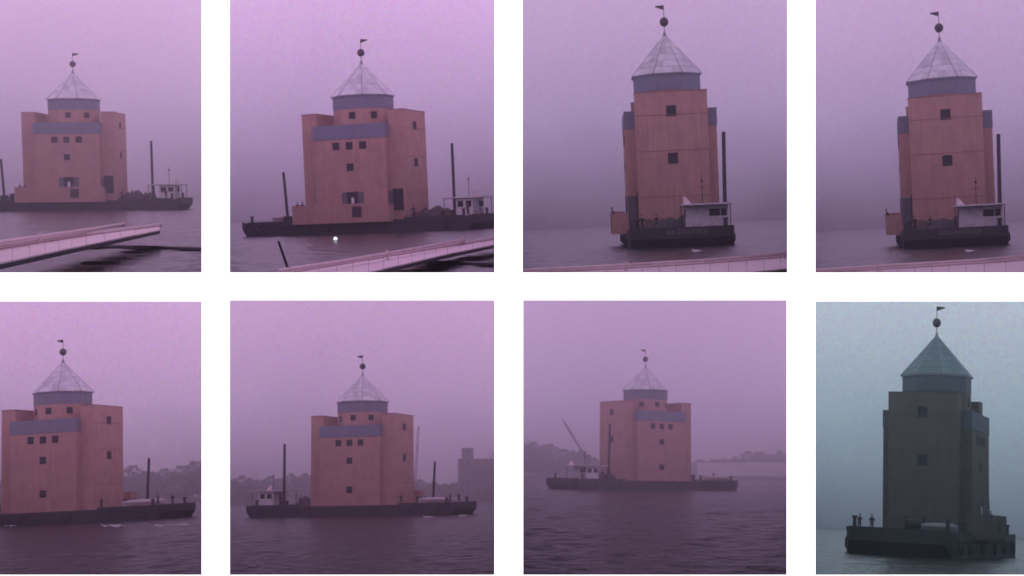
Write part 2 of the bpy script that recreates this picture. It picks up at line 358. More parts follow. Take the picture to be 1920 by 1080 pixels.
def make_tower():
    t = empty('floating_theatre', 'x', 'theatre tower', 'floating theatre towers, one in each panel')
    MB().box(-5.5, 5.5, -5.5, 5.5, 0, 13.2).build('main_block', TERRA, t)
    for ya, yb in ((-5.56, -4.3), (4.3, 5.56)):
        MB().box(-5.56, 5.56, ya, yb, 11.3, 13.26).build('blue_band', BLUE, t)
    MB().box(-5.35, 5.35, -4.29, 4.29, 13.2, 13.23).build('flat_roof', DECK, t)
    for s in (-1, 1):
        xa, xb = (5.5, 7.8) if s > 0 else (-7.8, -5.5)
        w = MB().box(xa, xb, -4.28, 4.28, 0, 15.05).build('stair_wing', TERRA, t)
        for z in (3.6, 8.6, 12.5):
            xo = 7.8 * s
            MB().box(min(xo, xo + .03*s), max(xo, xo + .03*s), -4.28, 4.28, z, z + .07).build('joint_strip', TERRAD, w)
        MB().box(xa - .06, xb + .06, -4.33, 4.33, 15.05, 15.12).build('coping', TERRAD, w)
        for z in (12.95, 7.8): window(t, 7.8 * s, 0, z, R(90) * s, .98)
    for s, zs in ((-1, (7.4,)), (1, (7.4, 2.6))):
        rt = 0 if s < 0 else math.pi
        for x in (-2.05, 0, 2.05): window(t, x, 5.5 * s, 10.35, rt, .86)
        for z in zs: window(t, 0, 5.5 * s, z, rt, .86)
    # octagonal drum
    def octo(r, z, rr=None): return [(r / math.cos(R(22.5)) * math.cos(R(22.5 + 45*k)), r / math.cos(R(22.5)) * math.sin(R(22.5 + 45*k)), z) for k in range(8)]
    dr = MB().prism(octo(4.0, 13.2), octo(4.0, 15.55)).build('drum', TERRA, t)
    MB().prism(octo(4.04, 15.55), octo(4.04, 17.3)).build('drum_band', BLUE, t)
    MB().prism(octo(4.2, 17.3), octo(4.2, 17.42)).build('eaves', LEAD, t)
    for k in (-2, -1, 1, 2, 3):
        a = R(45 * k); window(t, 4.0 * math.cos(a), 4.0 * math.sin(a), 14.6, a + math.pi / 2, .78)
    # roof: eight sheet facets with standing seams, lead hip rolls, finial
    o0 = octo(4.25, 17.42); apex = Vector((0, 0, 22.2))
    for k in range(8):
        A, B = Vector(o0[k]), Vector(o0[(k+1) % 8]); n = (B - A).cross(apex - A).normalized()
        f = MB().prism([A, B, apex], [A + n*.03, B + n*.03, apex + n*.03]).build('roof_panel', ZINC, t)
        rows = 6; ra = random.Random(40 + k)
        for q in range(rows):
            q0, q1 = (q / rows) * .97, ((q + 1) / rows - .008) * .97
            cols = 3 if q < 2 else (2 if q < 5 else 1)
            for cc in range(cols):
                c0, c1 = cc / cols + .006, (cc + 1) / cols - .006
                L0, R0 = A.lerp(apex, q0), B.lerp(apex, q0); L1, R1 = A.lerp(apex, q1), B.lerp(apex, q1)
                P_ = [L0.lerp(R0, c0), L0.lerp(R0, c1), L1.lerp(R1, c1), L1.lerp(R1, c0)]; h0 = ra.uniform(.05, .075); h1 = .045
                MB().prism([p + n*.031 for p in P_], [P_[0] + n*h0, P_[1] + n*h0, P_[2] + n*h1, P_[3] + n*h1]).build('roof_sheet', ZINC, f)
        MB().tube(A + Vector((A.x, A.y, 0)).normalized()*.05, apex, .06, .05, k=6).build('hip_roll', LEAD, t)
    MB().tube((0,0,21.9), (0,0,22.5), .28, .12).build('finial', LEAD, t)
    m = MB().tube((0,0,22.3), (0,0,25.5), .05, .04, k=6).build('mast', DARKM, t)
    MB().ball((0, 0, 23.6), .54, 20, 14).build('ball', DARKM, t, smooth=True)
    MB().prism([(.02,-.01,24.95),(1.1,-.01,25.3),(1.0,-.01,25.42),(.02,-.01,25.5)], [(.02,.02,24.95),(1.1,.02,25.3),(1.0,.02,25.42),(.02,.02,25.5)]).build('pennant', DARKM, t)
    # front terrace with parapet
    T = MB().box(-8.4, 6.4, -7.5, -5.5, -.25, 1.1)
    T.box(-8.4, 6.4, -7.5, -7.35, 1.1, 2.35).box(-8.4, -8.25, -7.35, -5.6, 1.1, 2.35).box(6.25, 6.4, -7.35, -5.6, 1.1, 2.0)
    T.build('terrace', TERRA, t)
    MB().box(.9, 2.3, -7.53, -7.48, .45, 1.95).build('terrace_opening', FRAME, t)
    # doors
    d = MB().box(-.55, .95, -5.56, -5.48, 1.12, 3.9).build('door', GLASS, t)
    MB().box(-.65, -.55, -5.6, -5.48, 1.12, 4.0).box(.95, 1.05, -5.6, -5.48, 1.12, 4.0).box(-.65, 1.05, -5.6, -5.48, 3.9+.001, 4.0).build('door_frame', FRAME, d)
    for x0 in (-1.45, 1.05+.01): MB().box(x0, x0 + .8, -5.62, -5.54, 1.9, 3.95).build('shutter', LEAFP, t)
    MB().box(.0, .4, -5.59, -5.56, 1.6, 3.2).build('door_light', PALEF, d)
    d = MB().box(5.9, 7.3, -4.36, -4.26, 1.2, 4.1).build('door', GLASS, t)
    MB().box(5.8, 5.9, -4.4, -4.26, 1.1, 4.2).box(7.3, 7.4, -4.4, -4.26, 1.1, 4.2).box(5.9, 7.3, -4.4, -4.26, 4.1, 4.2).build('door_frame', FRAME, d)
    MB().box(5.78, 5.86, -5.5, -4.32, .05, 3.9).build('door_leaf', LEAFP, t)
    return t
# ------------------------------------------------------------------ barge (origin: middle, at the waterline)
DZ = 1.7
def make_barge():
    t = empty('barge', 'x', 'barge', 'dark work barges carrying the theatre towers')
    def sec(x, dz0): return [(x, -5.8, dz0), (x, 5.8, dz0), (x, 5.8, DZ), (x, -5.8, DZ)]
    h = MB(); prof = [(-18.7, 1.0, 5.0), (-17.8, .05, 5.5), (-16.0, -.9, 5.8), (16.6, -.9, 5.8), (18.3, .05, 5.7), (19.0, .9, 5.6)]
    rings = [[(x, -w, z0), (x, w, z0), (x, w + .05, DZ + (.35 if abs(x) > 18.5 else .2 if abs(x) > 17.5 else 0)), (x, -w - .05, DZ + (.35 if abs(x) > 18.5 else .2 if abs(x) > 17.5 else 0))] for x, z0, w in prof]
    n0 = len(h.v); [h.v.extend(r) for r in rings]
    for i in range(len(rings) - 1):
        for k in range(4):
            j = (k + 1) % 4; h.f.append((n0+4*i+k, n0+4*i+j, n0+4*i+4+j, n0+4*i+4+k))
    h.f.append((n0+3, n0+2, n0+1, n0)); e = n0 + 4*(len(rings)-1); h.f.append((e, e+1, e+2, e+3))
    h.build('hull', HULL, t)
    MB().box(-17.4, 17.9, -5.6, 5.6, DZ + .003, DZ + .03).build('deck', DECK, t)
    for s in (-1, 1):
        MB().box(-15.9, 16.5, s*5.86 - .07, s*5.86 + .07, 1.15, 1.35).build('rubbing_strake', RUBBER, t)
        for xa, xb in ((-17.3, -8.8), (8.4, 17.8)): MB().box(xa, xb, s*5.72 - .05, s*5.72 + .05, DZ + .03, DZ + .3).build('bulwark', HULL, t)
       
        for x in (-15.8, -11, -4, 3, 9.5, 15): MB().torus((x, s*6.05, .75), .38, .14, 'y').build('tyre_fender', RUBBER, t, smooth=True)
        for x in (-17.0, 17.4):
            b = MB().tube((x, s*4.9, DZ), (x, s*4.9, DZ + 1.0), .24, .2).tube((x, s*4.9, DZ + 1.0), (x, s*4.9, DZ + 1.15), .32, .32)
            b.build('bollard', DARKM, t)
    MB().tube((12.0, 5.4, DZ), (11.9, 5.6, 12.2), .24, .22, k=10).build('spud_pole', DARKM, t)
    MB().box(11.5, 12.5, 4.7, 5.7, DZ + .03, 2.7).build('pole_clamp', DARKM, t)
    MB().tube((-10.8, -5.1, DZ), (-11.2, -5.1, 8.9), .22, .2, k=10).build('spud_pole', DARKM, t)
    MB().box(-11.3, -10.3, -5.6, -4.6, DZ + .03, 2.7).build('pole_clamp', DARKM, t)
    # wheelhouse with flat overhanging roof at the +x end
    w = MB().box(14.1, 16.8, .6, 5.3, DZ + .03, 4.25).build('wheelhouse', CABW, t)
    MB().box(16.8, 16.83, 3.2, 4.4, 3.1, 3.85).build('pane', GLASS, w); MB().box(16.8, 16.83, 4.5, 5.1, 3.1, 3.85).build('pane', GLASS, w)
    for yy in (.6, 5.3):
        for xx in (14.4, 15.7):
            MB().box(xx, xx + .85, yy - .03 if yy < 1 else yy, yy if yy < 1 else yy + .03, 3.1, 3.9).build('pane', GLASS, w)
    MB().box(14.07, 14.1, 2.2, 3.2, DZ + .05, 3.8).build('door', GLASS, w)
    r = MB().box(12.1, 18.2, .2, 5.6, 4.3, 4.46).build('canopy_roof', CABW, t)
    MB().box(12.1, 18.2, .2, 5.6, 4.25, 4.297).build('canopy_edge', DARKM, r)
    for xx, yy in ((12.3, .4), (12.3, 5.4), (18, .4), (18, 5.4)): MB().tube((xx, yy, DZ), (xx, yy, 4.25), .06, k=6).build('canopy_post', DARKM, t)
    MB().prism([(16.9,.3,4.46),(17.7,.3,4.46),(17.7,1.2,4.46),(16.9,1.2,4.46)], [(17.0,.35,5.35),(17.3,.35,5.35),(17.3,.7,5.1),(17.0,.7,5.1)]).build('ventilator_cowl', WHITE, t)
    m = MB().tube((15.5, 2.6, 4.46), (15.5, 2.6, 7.6), .05, .03, k=6).tube((15.49, 2.2, 6.2), (15.49, 3.0, 6.2), .03, k=4).ball((15.5, 2.6, 6.9), .16, 8, 6)
    m.build('radio_mast', DARKM, t)
    # low rail on the deck, winch
    rl = MB()
    for x in np.arange(8.6, 13.4, 1.2): rl.tube((x, -5.3, DZ), (x, -5.3, DZ + 1), .03, k=4)
    for z in (.55, 1.0): rl.tube((8.6, -5.3, DZ + z), (13.4, -5.3, DZ + z), .025, k=4)
    rl.build('guard_rail', DARKM, t)
    wn = MB().box(-11.6, -9.8, -1, 1, DZ + .03, DZ + .3).build('winch', DARKM, t)
    MB().tube((-10.7, -.9, DZ + .8), (-10.7, .9, DZ + .8), .45, k=12).build('winch_drum', DARKM, wn)
    MB().box(-11.2, -10.2, -1.0, -.9, DZ + .3, DZ + 1.3).box(-11.2, -10.2, .9, 1.0, DZ + .3, DZ + 1.3).build('winch_cheek', DARKM, wn)
    # name painted on the stern
    cu = bpy.data.curves.new('name_lettering', 'FONT'); cu.body = 'ARGENTINA'; cu.size = .74; cu.align_x = 'CENTER'; cu.extrude = .008; cu.space_character = 1.15
    to = bpy.data.objects.new('tmp', cu); COL.objects.link(to); bpy.context.view_layer.update()
    me = bpy.data.meshes.new_from_object(to.evaluated_get(bpy.context.evaluated_depsgraph_get())); bpy.data.objects.remove(to)
    me.name = 'name_lettering'; me.materials.clear(); me.materials.append(LETTER)
    lo = mkobj('name_lettering', me, t); lo.location = (19.03, .5, 1.3); lo.rotation_euler = (R(90), 0, R(90))
    return t
# small skiff under a pale cover on the -x deck
def make_skiff():
    t = empty('covered_skiff', 'x', 'skiff', 'covered skiffs stowed on the barge decks')
    h = MB(); n = 9; rings = []
    for k in range(n):
        u = -1 + 2*k/(n-1); w = 1.15 * (1 - abs(u)**2.6 * .8); rings.append((u*3.3, w, .15 + .12*abs(u)**2))
    for i in range(n - 1):
        (xa, wa, za), (xb, wb, zb) = rings[i], rings[i+1]
        h.prism([(xa, -wa, .75), (xa, -wa*.6, za), (xa, wa*.6, za), (xa, wa, .75)], [(xb, -wb, .75), (xb, -wb*.6, zb), (xb, wb*.6, zb), (xb, wb, .75)])
    h.build('hull', WHITE, t)
    c = MB()
    for i in range(n - 1):
        (xa, wa, _), (xb, wb, _) = rings[i], rings[i+1]; ra, rb = [], []
        for k in range(7):
            a = math.pi * k / 6; hh = lambda x: .38 * (1 - (x/3.5)**4 * .6)
            ra.append((xa, wa*1.03*math.cos(a), .76 + hh(xa)*math.sin(a))); rb.append((xb, wb*1.03*math.cos(a), .76 + hh(xb)*math.sin(a)))
        c.prism(ra, rb)
    c.build('cover', TARP, t)
    for xa in (-1.6, 1.3): MB().box(xa, xa + .3, -.8, .8, 0, .3).build('cradle', WOOD, t)
    return t
def make_crates():
    t = empty('deck_crate', 'x', 'crate', 'crates on the barge decks')
    MB().box(-.6, .6, -.45, .45, 0, .75).build('body', WOOD, t)
    l = MB()
    for x in (-.62, .5): l.box(x, x + .12, -.49, -.45, 0, .75).box(x, x + .12, .45, .49, 0, .75)
    l.build('batten', DECK, t); MB().box(-.64, .64, -.5, .5, .75, .81).build('lid', WOOD, t); return t
def make_cable_drum():
    t = empty('cable_drum', 'x', 'cable drum', 'cable drums on the barge decks')
    MB().tube((0, -.35, .65), (0, .35, .65), .4, k=12).build('rope', DARKM, t)
    for s in (-1, 1): MB().tube((0, s*.35, .65), (0, s*.43, .65), .65, k=16).build('flange', WOOD, t)
    return t
def make_heap():
    t = empty('cargo_heap', 'x', 'covered cargo', 'tarpaulin covered cargo on the barge decks')
    rn = random.Random(9); V = []; n, k = 22, 14
    h = MB(); G_ = [[None]*k for _ in range(n)]
    for a in range(n):
        for b in range(k):
            x = -1.7 + 3.4*a/(n-1); y = -3 + 6*b/(k-1); e = max(0, 1 - abs(x/1.7)**4) * max(0, 1 - abs(y/3)**5)
            G_[a][b] = (x, y, e * (1.15 + .3*math.sin(2.1*x + y) + .22*math.sin(3.3*y - x) + rn.uniform(-.06, .06)))
    for a in range(n-1):
        for b in range(k-1): h.quad(G_[a][b], G_[a+1][b], G_[a+1][b+1], G_[a][b+1])
    h.build('tarpaulin', DARKT, t, smooth=True)
    for y in (-1.6, .3, 1.9):
        p = [(-1.7 + 3.4*a/10, y, max(0, 1 - abs((-1.7 + 3.4*a/10)/1.7)**4) * (1.2 + .3*math.sin(2.1*(-1.7 + 3.4*a/10) + y) + .22*math.sin(3.3*y - (-1.7 + 3.4*a/10))) + .05) for a in range(11)]
        MB().path(p, .04, k=5).build('rope', WOOD, t)
    return t
# ------------------------------------------------------------------ people
def person_mesh(pose):
    V, E, Rr = [], [], []
    def add(p, r, par=None):
        V.append(p); Rr.append(r)
        if par is not None: E.append((par, len(V) - 1))
        return len(V) - 1
    lean = pose.get('lean', 0)
    pel = add((0, 0, .95), .15); ch = add((0, -.02 - lean*.3, 1.22), .16, pel); nk = add((0, -.03 - lean*.5, 1.45), .075, ch)
    hb = add((0, -.05 - lean*.6, 1.56), .08, nk); hc = add((0, -.06 - lean*.62, 1.66), .105, hb); add((0, -.06 - lean*.62, 1.74), .07, hc)
    add((0, -.185 - lean*.62, 1.64), .018, hc)
    for s in (-1, 1):
        st = pose['step'] * s
        hp = add((s*.1, 0, .88), .115, pel); kn = add((s*.12, -st*.6 - .02, .5), .075, hp); an = add((s*.13, -st*.2 + .02, .09), .05, kn); add((s*.14, -st*.2 - .16, .05), .045, an)
        sh = add((s*.19, -.02 - lean*.45, 1.40), .075, ch)
        ex, ey, ez = pose['elb'][0 if s < 0 else 1]; hx, hy, hz = pose['hand'][0 if s < 0 else 1]
        el = add((s*ex, ey, ez), .05, sh); wr = add((s*hx, hy, hz), .034, el)
        d = (Vector((s*hx, hy, hz)) - Vector((s*ex, ey, ez))).normalized(); pm = Vector((s*hx, hy, hz)) + d*.07
        pi = add(tuple(pm), .038, wr); sd_ = d.cross(Vector((s, 0, .2))).normalized()
        for q in range(4): add(tuple(pm + d*(.085 - .008*abs(q-1)) + sd_*(q-1.5)*.024 + Vector((-s*.015, 0, 0))), .009, pi)
        add(tuple(pm + sd_*-.055 + d*.02), .011, pi)
    me = bpy.data.meshes.new('p'); me.from_pydata(V, E, [])
    o = bpy.data.objects.new('p', me); COL.objects.link(o)
    md = o.modifiers.new('s', 'SKIN')
    for i, v in enumerate(me.skin_vertices[0].data): v.radius = (Rr[i], Rr[i]); v.use_root = (i == 0)
    ss = o.modifiers.new('u', 'SUBSURF'); ss.levels = 1; ss.render_levels = 1
    bpy.context.view_layer.update()
    out = bpy.data.meshes.new_from_object(o.evaluated_get(bpy.context.evaluated_depsgraph_get())); bpy.data.objects.remove(o)
    out.name = 'person'; out.materials.clear(); [out.materials.append(m) for m in (CLOTH, TROUS, SKIN)]
    hz = [min(pose['hand'][0][2], 9), pose['hand'][1][2]]
    hp_ = [Vector((-pose['hand'][0][0], pose['hand'][0][1], pose['hand'][0][2])), Vector((pose['hand'][1][0], pose['hand'][1][1], pose['hand'][1][2]))]
    for p in out.polygons:
        c = p.center; p.use_smooth = True
        near = min((c - q).length for q in hp_)
        p.material_index = 2 if (c.z > 1.5 or near < .17 and c.z > .3 and abs(c.x) > .12) else (1 if c.z < .88 else 0)
    h = MB().ball((0, -.03 - lean*.62, 1.71), .115, 12, 8, .95)
    return out, h.mesh('hair', HAIR, True)
POSES = [dict(step=.04, elb=((.27, .03, 1.13), (.27, .03, 1.13)), hand=((.27, -.08, .88), (.27, -.06, .88))),
         dict(step=.18, elb=((.28, .08, 1.14), (.3, -.08, 1.16)), hand=((.26, -.02, .9), (.22, -.32, 1.2)), lean=.05),
         dict(step=.02, lean=.35, elb=((.27, -.25, 1.12), (.27, -.25, 1.12)), hand=((.22, -.42, 1.02), (.22, -.42, 1.02)))]
PM = [person_mesh(p) for p in POSES]
def person(pose, label, group, M, sc=1):
    o = mkobj('person', PM[pose][0], None, M); o.scale = (sc, sc, sc)
    tag(o, label, 'person', group); mkobj('hair', PM[pose][1], o); return o

# ------------------------------------------------------------------ place everything on its sea
TOWER, BARGE, SKIFF, CRATE, DRUM, HEAP = make_tower(), make_barge(), make_skiff(), make_crates(), make_cable_drum(), make_heap()
used = set()
SH = ['top left panel', 'second top panel', 'third top panel', 'top right panel', 'bottom left panel', 'second bottom panel', 'third bottom panel', 'bluish bottom right panel']
def inst(proto, M, label):
    o = proto if proto.name not in used else copy_tree(proto)
    used.add(proto.name); o.matrix_world = M; o['label'] = label; return o
TL = ['pink-orange theatre tower with doors and terrace, three windows, in the top left panel',
      'pink-orange theatre tower showing two side windows, above the white speck, second top panel',
      'narrow end-on brick-red theatre tower with two windows, in the third panel of the top row',
      'narrow end-on brick-red theatre tower with two windows, in the top right panel',
      'terracotta theatre tower seen from its plain back, cut close to the bottom left panel edge',
      'terracotta theatre tower seen from its back, between two poles in the second bottom panel',
      'smallest faded theatre tower, in the misty third panel of the bottom row',
      'dark theatre tower painted in backlit shade in the bluish bottom right panel']
for i, c in enumerate(CELLS):
    D = c['D']; r = ray(c, c['cx'], hrow(c, c['cx']))
    B = Matrix.Translation((r.x * D, D, -H)) @ Matrix.Rotation(R(c['a']), 4, 'Z')
    c['B'] = c['M'] @ B
    zs = 1.4 if i == 7 else 1; DZ = 1.7 * zs
    G = c['B']; Tr = Matrix.Translation
    tw = inst(TOWER, G @ Tr((0, 0, DZ + .03)), TL[i])
    bl = ['long dark barge under the tower in the top left panel, canopy at its right end',
          'long dark barge with a blunt raked bow at left, in the second top panel',
          'black barge stern with faded lettering, in the third panel of the top row',
          'black barge stern with faded lettering, in the top right panel',
          'long dark barge with foam at its waterline, in the bottom left panel',
          'full-length dark barge with raked ends and two poles, second bottom panel',
          'small faded barge with pale wheelhouse at left, third bottom panel',
          'broad black barge bow with two bollards, in the bluish bottom right panel'][i]
    tw.scale = [(1,1,1),(.98,.98,1),(.95,.95,1.035),(.95,.95,1.035),(.96,.96,.995),(.98,.98,1),(1,1,1),(.91,.91,1.06)][i]
    if i == 7:
        pass
    for ch in tw.children:
        if ch.name.startswith('pennant'): ch.rotation_euler = (0, 0, R(-80) if i in (2, 3, 7) else 0)
    inst(BARGE, G, bl).scale = (.93 if i == 1 else 1, .95 if i in (2, 3) else 1, zs)
    SK8 = inst(SKIFF, G @ Tr((-14.8 + (.8 if i == 7 else 1.4 if i == 1 else 0), 3.2 if i != 7 else -3.4, DZ + .03)) @ Matrix.Rotation(R(3 if i != 7 else 82), 4, 'Z'), 'low pale covered skiff on the barge deck in the ' + POS[i]); SK8.scale = (.6, .9, 1.1) if i == 7 else (1, 1, 1)
    inst(HEAP, G @ Tr((10.0, .2, DZ + .03)), 'dark tarpaulin-covered cargo heap on deck beside the tower, ' + SH[i])
    inst(CRATE, G @ Tr((9.2, -4.2, DZ + .03)) @ Matrix.Rotation(R(12), 4, 'Z'), 'grey wooden crate beside the deck rail in the ' + POS[i])
    inst(DRUM, G @ Tr((12.9, -3.2, DZ + .03)) @ Matrix.Rotation(R(70), 4, 'Z'), 'wooden cable drum beside the canopy post in the ' + POS[i])
    # people on the deck and terrace, in barge coordinates
    ter = DZ + .03 + 1.1
    def pp(pose, x, y, z, rot, what): person(pose, what + ', ' + SH[i], 'people aboard the barges', G @ Tr((x, y, z)) @ Matrix.Rotation(R(rot), 4, 'Z'))
    if i in (0, 1):
        pp(0, -6.9, -6.7, ter, 0, 'person in dark coat standing at the terrace corner')
        pp(2, -7.7, -6.6, ter, 20, 'person in dark coat leaning on the terrace parapet')
        pp(1, 8.9, -4.9, DZ + .03, 60, 'person in dark clothes walking right of the tower')
        pp(0, 10.6, -4.6, DZ + .03, -40, 'person in dark coat by the deck rail')
        pp(0, 13.0, 1.2, DZ + .03, -30, 'person in dark clothes under the canopy')
        pp(1, 15.8, -2, DZ + .03, 0, 'person in dark coat at the far right deck end')
    if i in (2, 3):
        pp(2, 2, -6.8, ter, 10, 'person in dark coat on the terrace at the tower side')
        pp(2, 9, -2.2, DZ + .03, 90, 'person in dark coat bending on deck before the tower')
        pp(0, 17.2, -4.1, DZ + .03, 90, 'person in dark coat at the left stern corner')
    if i in (4, 5):
        pp(0, -9.0, 4.8, DZ + .03, 180, 'person in dark coat standing just right of the tower')
        pp(1, -17.3, 3.9, DZ + .03, 150, 'person in dark clothes at the right deck end')
        pp(0, -16.8, -1.5, DZ + .03, 180, 'person in dark coat behind the covered skiff')
    if i == 5: pp(2, 9.2, 4.6, DZ + .03, 180, 'person in dark coat bending left of the tower')
    if i == 6:
        pp(0, -16.5, 0, DZ + .03, 180, 'small dark-clothed person at the right deck end')
        pp(1, 12.9, 4.9, DZ + .03, 180, 'small dark-clothed person beside the pale wheelhouse')
    if i == 7:
        pp(2, -17.7, 4.2, DZ + .03, -60, 'person in dark coat leaning back at the left bow corner')
        pp(0, -17.5, 2.9, DZ + .03, -90, 'person in dark coat standing upright on the left bow')
        pp(1, -9.4, -1.4, DZ + .03, -90, 'person in dark coat walking before the tower foot')
        pp(0, -3.4, -6.7, ter, -60, 'person in dark coat on the terrace')

# last tower: backlit shade put into its board, batten, band and roof colours
PAINT = {}
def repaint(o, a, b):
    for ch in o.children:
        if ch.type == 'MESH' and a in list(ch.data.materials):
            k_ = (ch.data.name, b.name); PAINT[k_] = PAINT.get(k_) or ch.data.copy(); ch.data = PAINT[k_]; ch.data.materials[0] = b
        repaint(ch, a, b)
for a_, b_ in ((TERRA, TERRA_SHADE), (BLUE, BLUE_SHADE), (ZINC, ZINC_SHADE), (TERRAD, TERRAD_SHADE)): repaint(tw, a_, b_)

TARP2 = mat('dark_grey_skiff', (.16, .165, .17), .7, var=.15)  # one darker grey for the last skiff's cover, hull and cradles
for ch in SK8.children:
    ch.data = ch.data.copy(); ch.data.materials[0] = TARP2
# ------------------------------------------------------------------ foreground gangways (top row)
def gangway(c, label, near, far, z, rail, posts, ztop, th=.16):
    t = empty('gangway', label, 'gangway', 'white gangways in front of the barges', c['M'] @ Matrix.Translation(PZ(c, *near[0], z)))
    o = PZ(c, *near[0], z)
    nr = [PZ(c, *p, z) - o for p in near]; fr = [PZ(c, *p, z) - o for p in far]
    dv = Vector((0, 0, -th)); 
    n = 16
    def samp(L, u):
        s = u * (len(L) - 1); k = min(int(s), len(L) - 2); return L[k].lerp(L[k+1], s - k)
    for k in range(n):                       # deck planks laid across
        a, b = samp(nr, k/n), samp(nr, (k+1)/n - .0012); e, f = samp(fr, k/n), samp(fr, (k+1)/n - .0012)
        ji = Vector((0, 0, random.uniform(-.008, .008)))
        MB().prism([a + dv*.35 + ji, b + dv*.35 + ji, f + dv*.35 + ji, e + dv*.35 + ji], [a + ji, b + ji, f + ji, e + ji]).build('plank', WHITE, t)
    sb = MB()
    for L in (nr, fr):
        for a, b in zip(L, L[1:]):
            w = Vector((0, .12, 0)); sb.prism([a + dv*1.3, b + dv*1.3, b + dv*1.3 + w, a + dv*1.3 + w], [a + dv*.36, b + dv*.36, b + dv*.36 + w, a + dv*.36 + w])
    sb.build('side_beam', HULL, t)
    rp = [PZ(c, *p, ztop) - o for p in rail]
    MB().path(rp, .085).build('hand_rail', WHITE, t)
    for (u) in posts:
        p = samp(rp, u); MB().tube((p.x, p.y, z - o.z), p, .05).tube(p + Vector((0, 0, .02)), p + Vector((0, 0, .14)), .09).build('stanchion', DARKM if False else WHITE, t)
    tb = MB(); tp = [p + Vector((0, -.08, .06)) for p in fr]; tb.path(tp, .12).build('toe_rail', WHITE, t)
    return t
gangway(CELLS[0], 'pinkish white gangway with handrail reaching in from the left, top left panel', [(-125,516),(0,492),(150,461),(300,431)], [(-125,488),(0,467),(150,443),(300,424)], -2.0, [(-125,474),(0,454),(120,437),(234,420)], [.52, .99], -1.72)
gangway(CELLS[1], 'pinkish white gangway rising to the right under the barge, second top panel', [(520,545),(700,508),(830,478),(945,455)], [(520,516),(700,486),(830,464),(945,447)], -2.3, [(520,508),(640,490),(780,466),(872,449)], [.52, .99], -2.0)
gangway(CELLS[2], 'pinkish white gangway across the bottom edge of the third top panel', [(960,545),(1150,533),(1320,519),(1495,501)], [(960,514),(1150,505),(1320,495),(1495,481)], -2.3, [(960,508),(1150,498),(1320,488),(1495,474)], [.38, .95], -2.05)
gangway(CELLS[3], 'pinkish white gangway across the bottom edge of the top right panel', [(1512,545),(1662,533),(1832,519),(2040,501)], [(1512,514),(1662,505),(1832,495),(2040,479)], -2.3, [(1512,508),(1662,498),(1832,488),(2040,470)], [.3, .9], -2.05)

# floating booms, leaning pole, made-up float standing for a white speck
def boom(c, a, b, label):
    p, q = PZ(c, *a, -H + .05), PZ(c, *b, -H + .05); m = MB(); n = 7
    t = empty('floating_boom', label, 'boom', 'dark floating booms', c['M'] @ Matrix.Translation(p)); q = q - p
    for k in range(n): MB().tube(q * (k/n), q * ((k + .96)/n), .16, .15, k=8).build('log', DARKM, t)
boom(CELLS[0], (165, 463), (388, 469), 'long dark floating boom low on the water, top left panel')
boom(CELLS[1], (800, 494), (940, 497), 'dark floating boom below the gangway, second top panel')
p0 = PZ(CELLS[1], 548, 514, -H) ; d0 = p0.y
p1 = P(CELLS[1], 522, 452, d0)
MP = MB().tube((0, 0, -.4), (p1 - p0), .07, .06, k=8)
tag(MP.build('mooring_pole', DARKM, None, CELLS[1]['M'] @ Matrix.Translation(p0)), 'thin black pole leaning left out of the water, lower left of the second top panel', 'pole')
fp = PZ(CELLS[1], 629, 452, -H)
ft = empty('speck_float', 'made-up glowing float standing for a white speck under the barge, second top panel', 'float', None, CELLS[1]['M'] @ Matrix.Translation(fp))
FW = mat('glowing_white_speck', (.9, .9, .9), .3); FW.node_tree.nodes['Principled BSDF'].inputs['Emission Color'].default_value = (.9, 1, 1, 1); FW.node_tree.nodes['Principled BSDF'].inputs['Emission Strength'].default_value = .8  # glow added to brighten the speck; no lamp known there
MB().ball((0, 0, .22), .22, 16, 10).build('body', FW, ft, smooth=True); MB().torus((0, 0, .08), .22, .045, 'z').build('collar', DARKM, ft, smooth=True)

# foam at the waterlines
def foam(c, lst):
    rnd = random.Random(5); m = MB()
    for px, py, wpx in lst:
        for k in range(34):
            q = PZ(c, px + rnd.gauss(0, wpx*.45), py + rnd.gauss(0, .9), -H + .08); w = rnd.uniform(.07, .26)
            m.ball((q.x, q.y, q.z), w, 7, 4, .16)
    tag(m.build('foam', mat('sea_foam', (.6, .6, .6), .9, bump=.5), None, c['M'], smooth=True), kind='stuff')
foam(CELLS[4], [(204,985,24),(225,986,18),(305,985,26),(345,984,14),(20,985,10)])
foam(CELLS[2], [(1304,470,8)]); foam(CELLS[3], [(1816,470,8)]); foam(CELLS[5], [(800,969,10),(868,967,10)])
foam(CELLS[6], [(1020,916,8)])

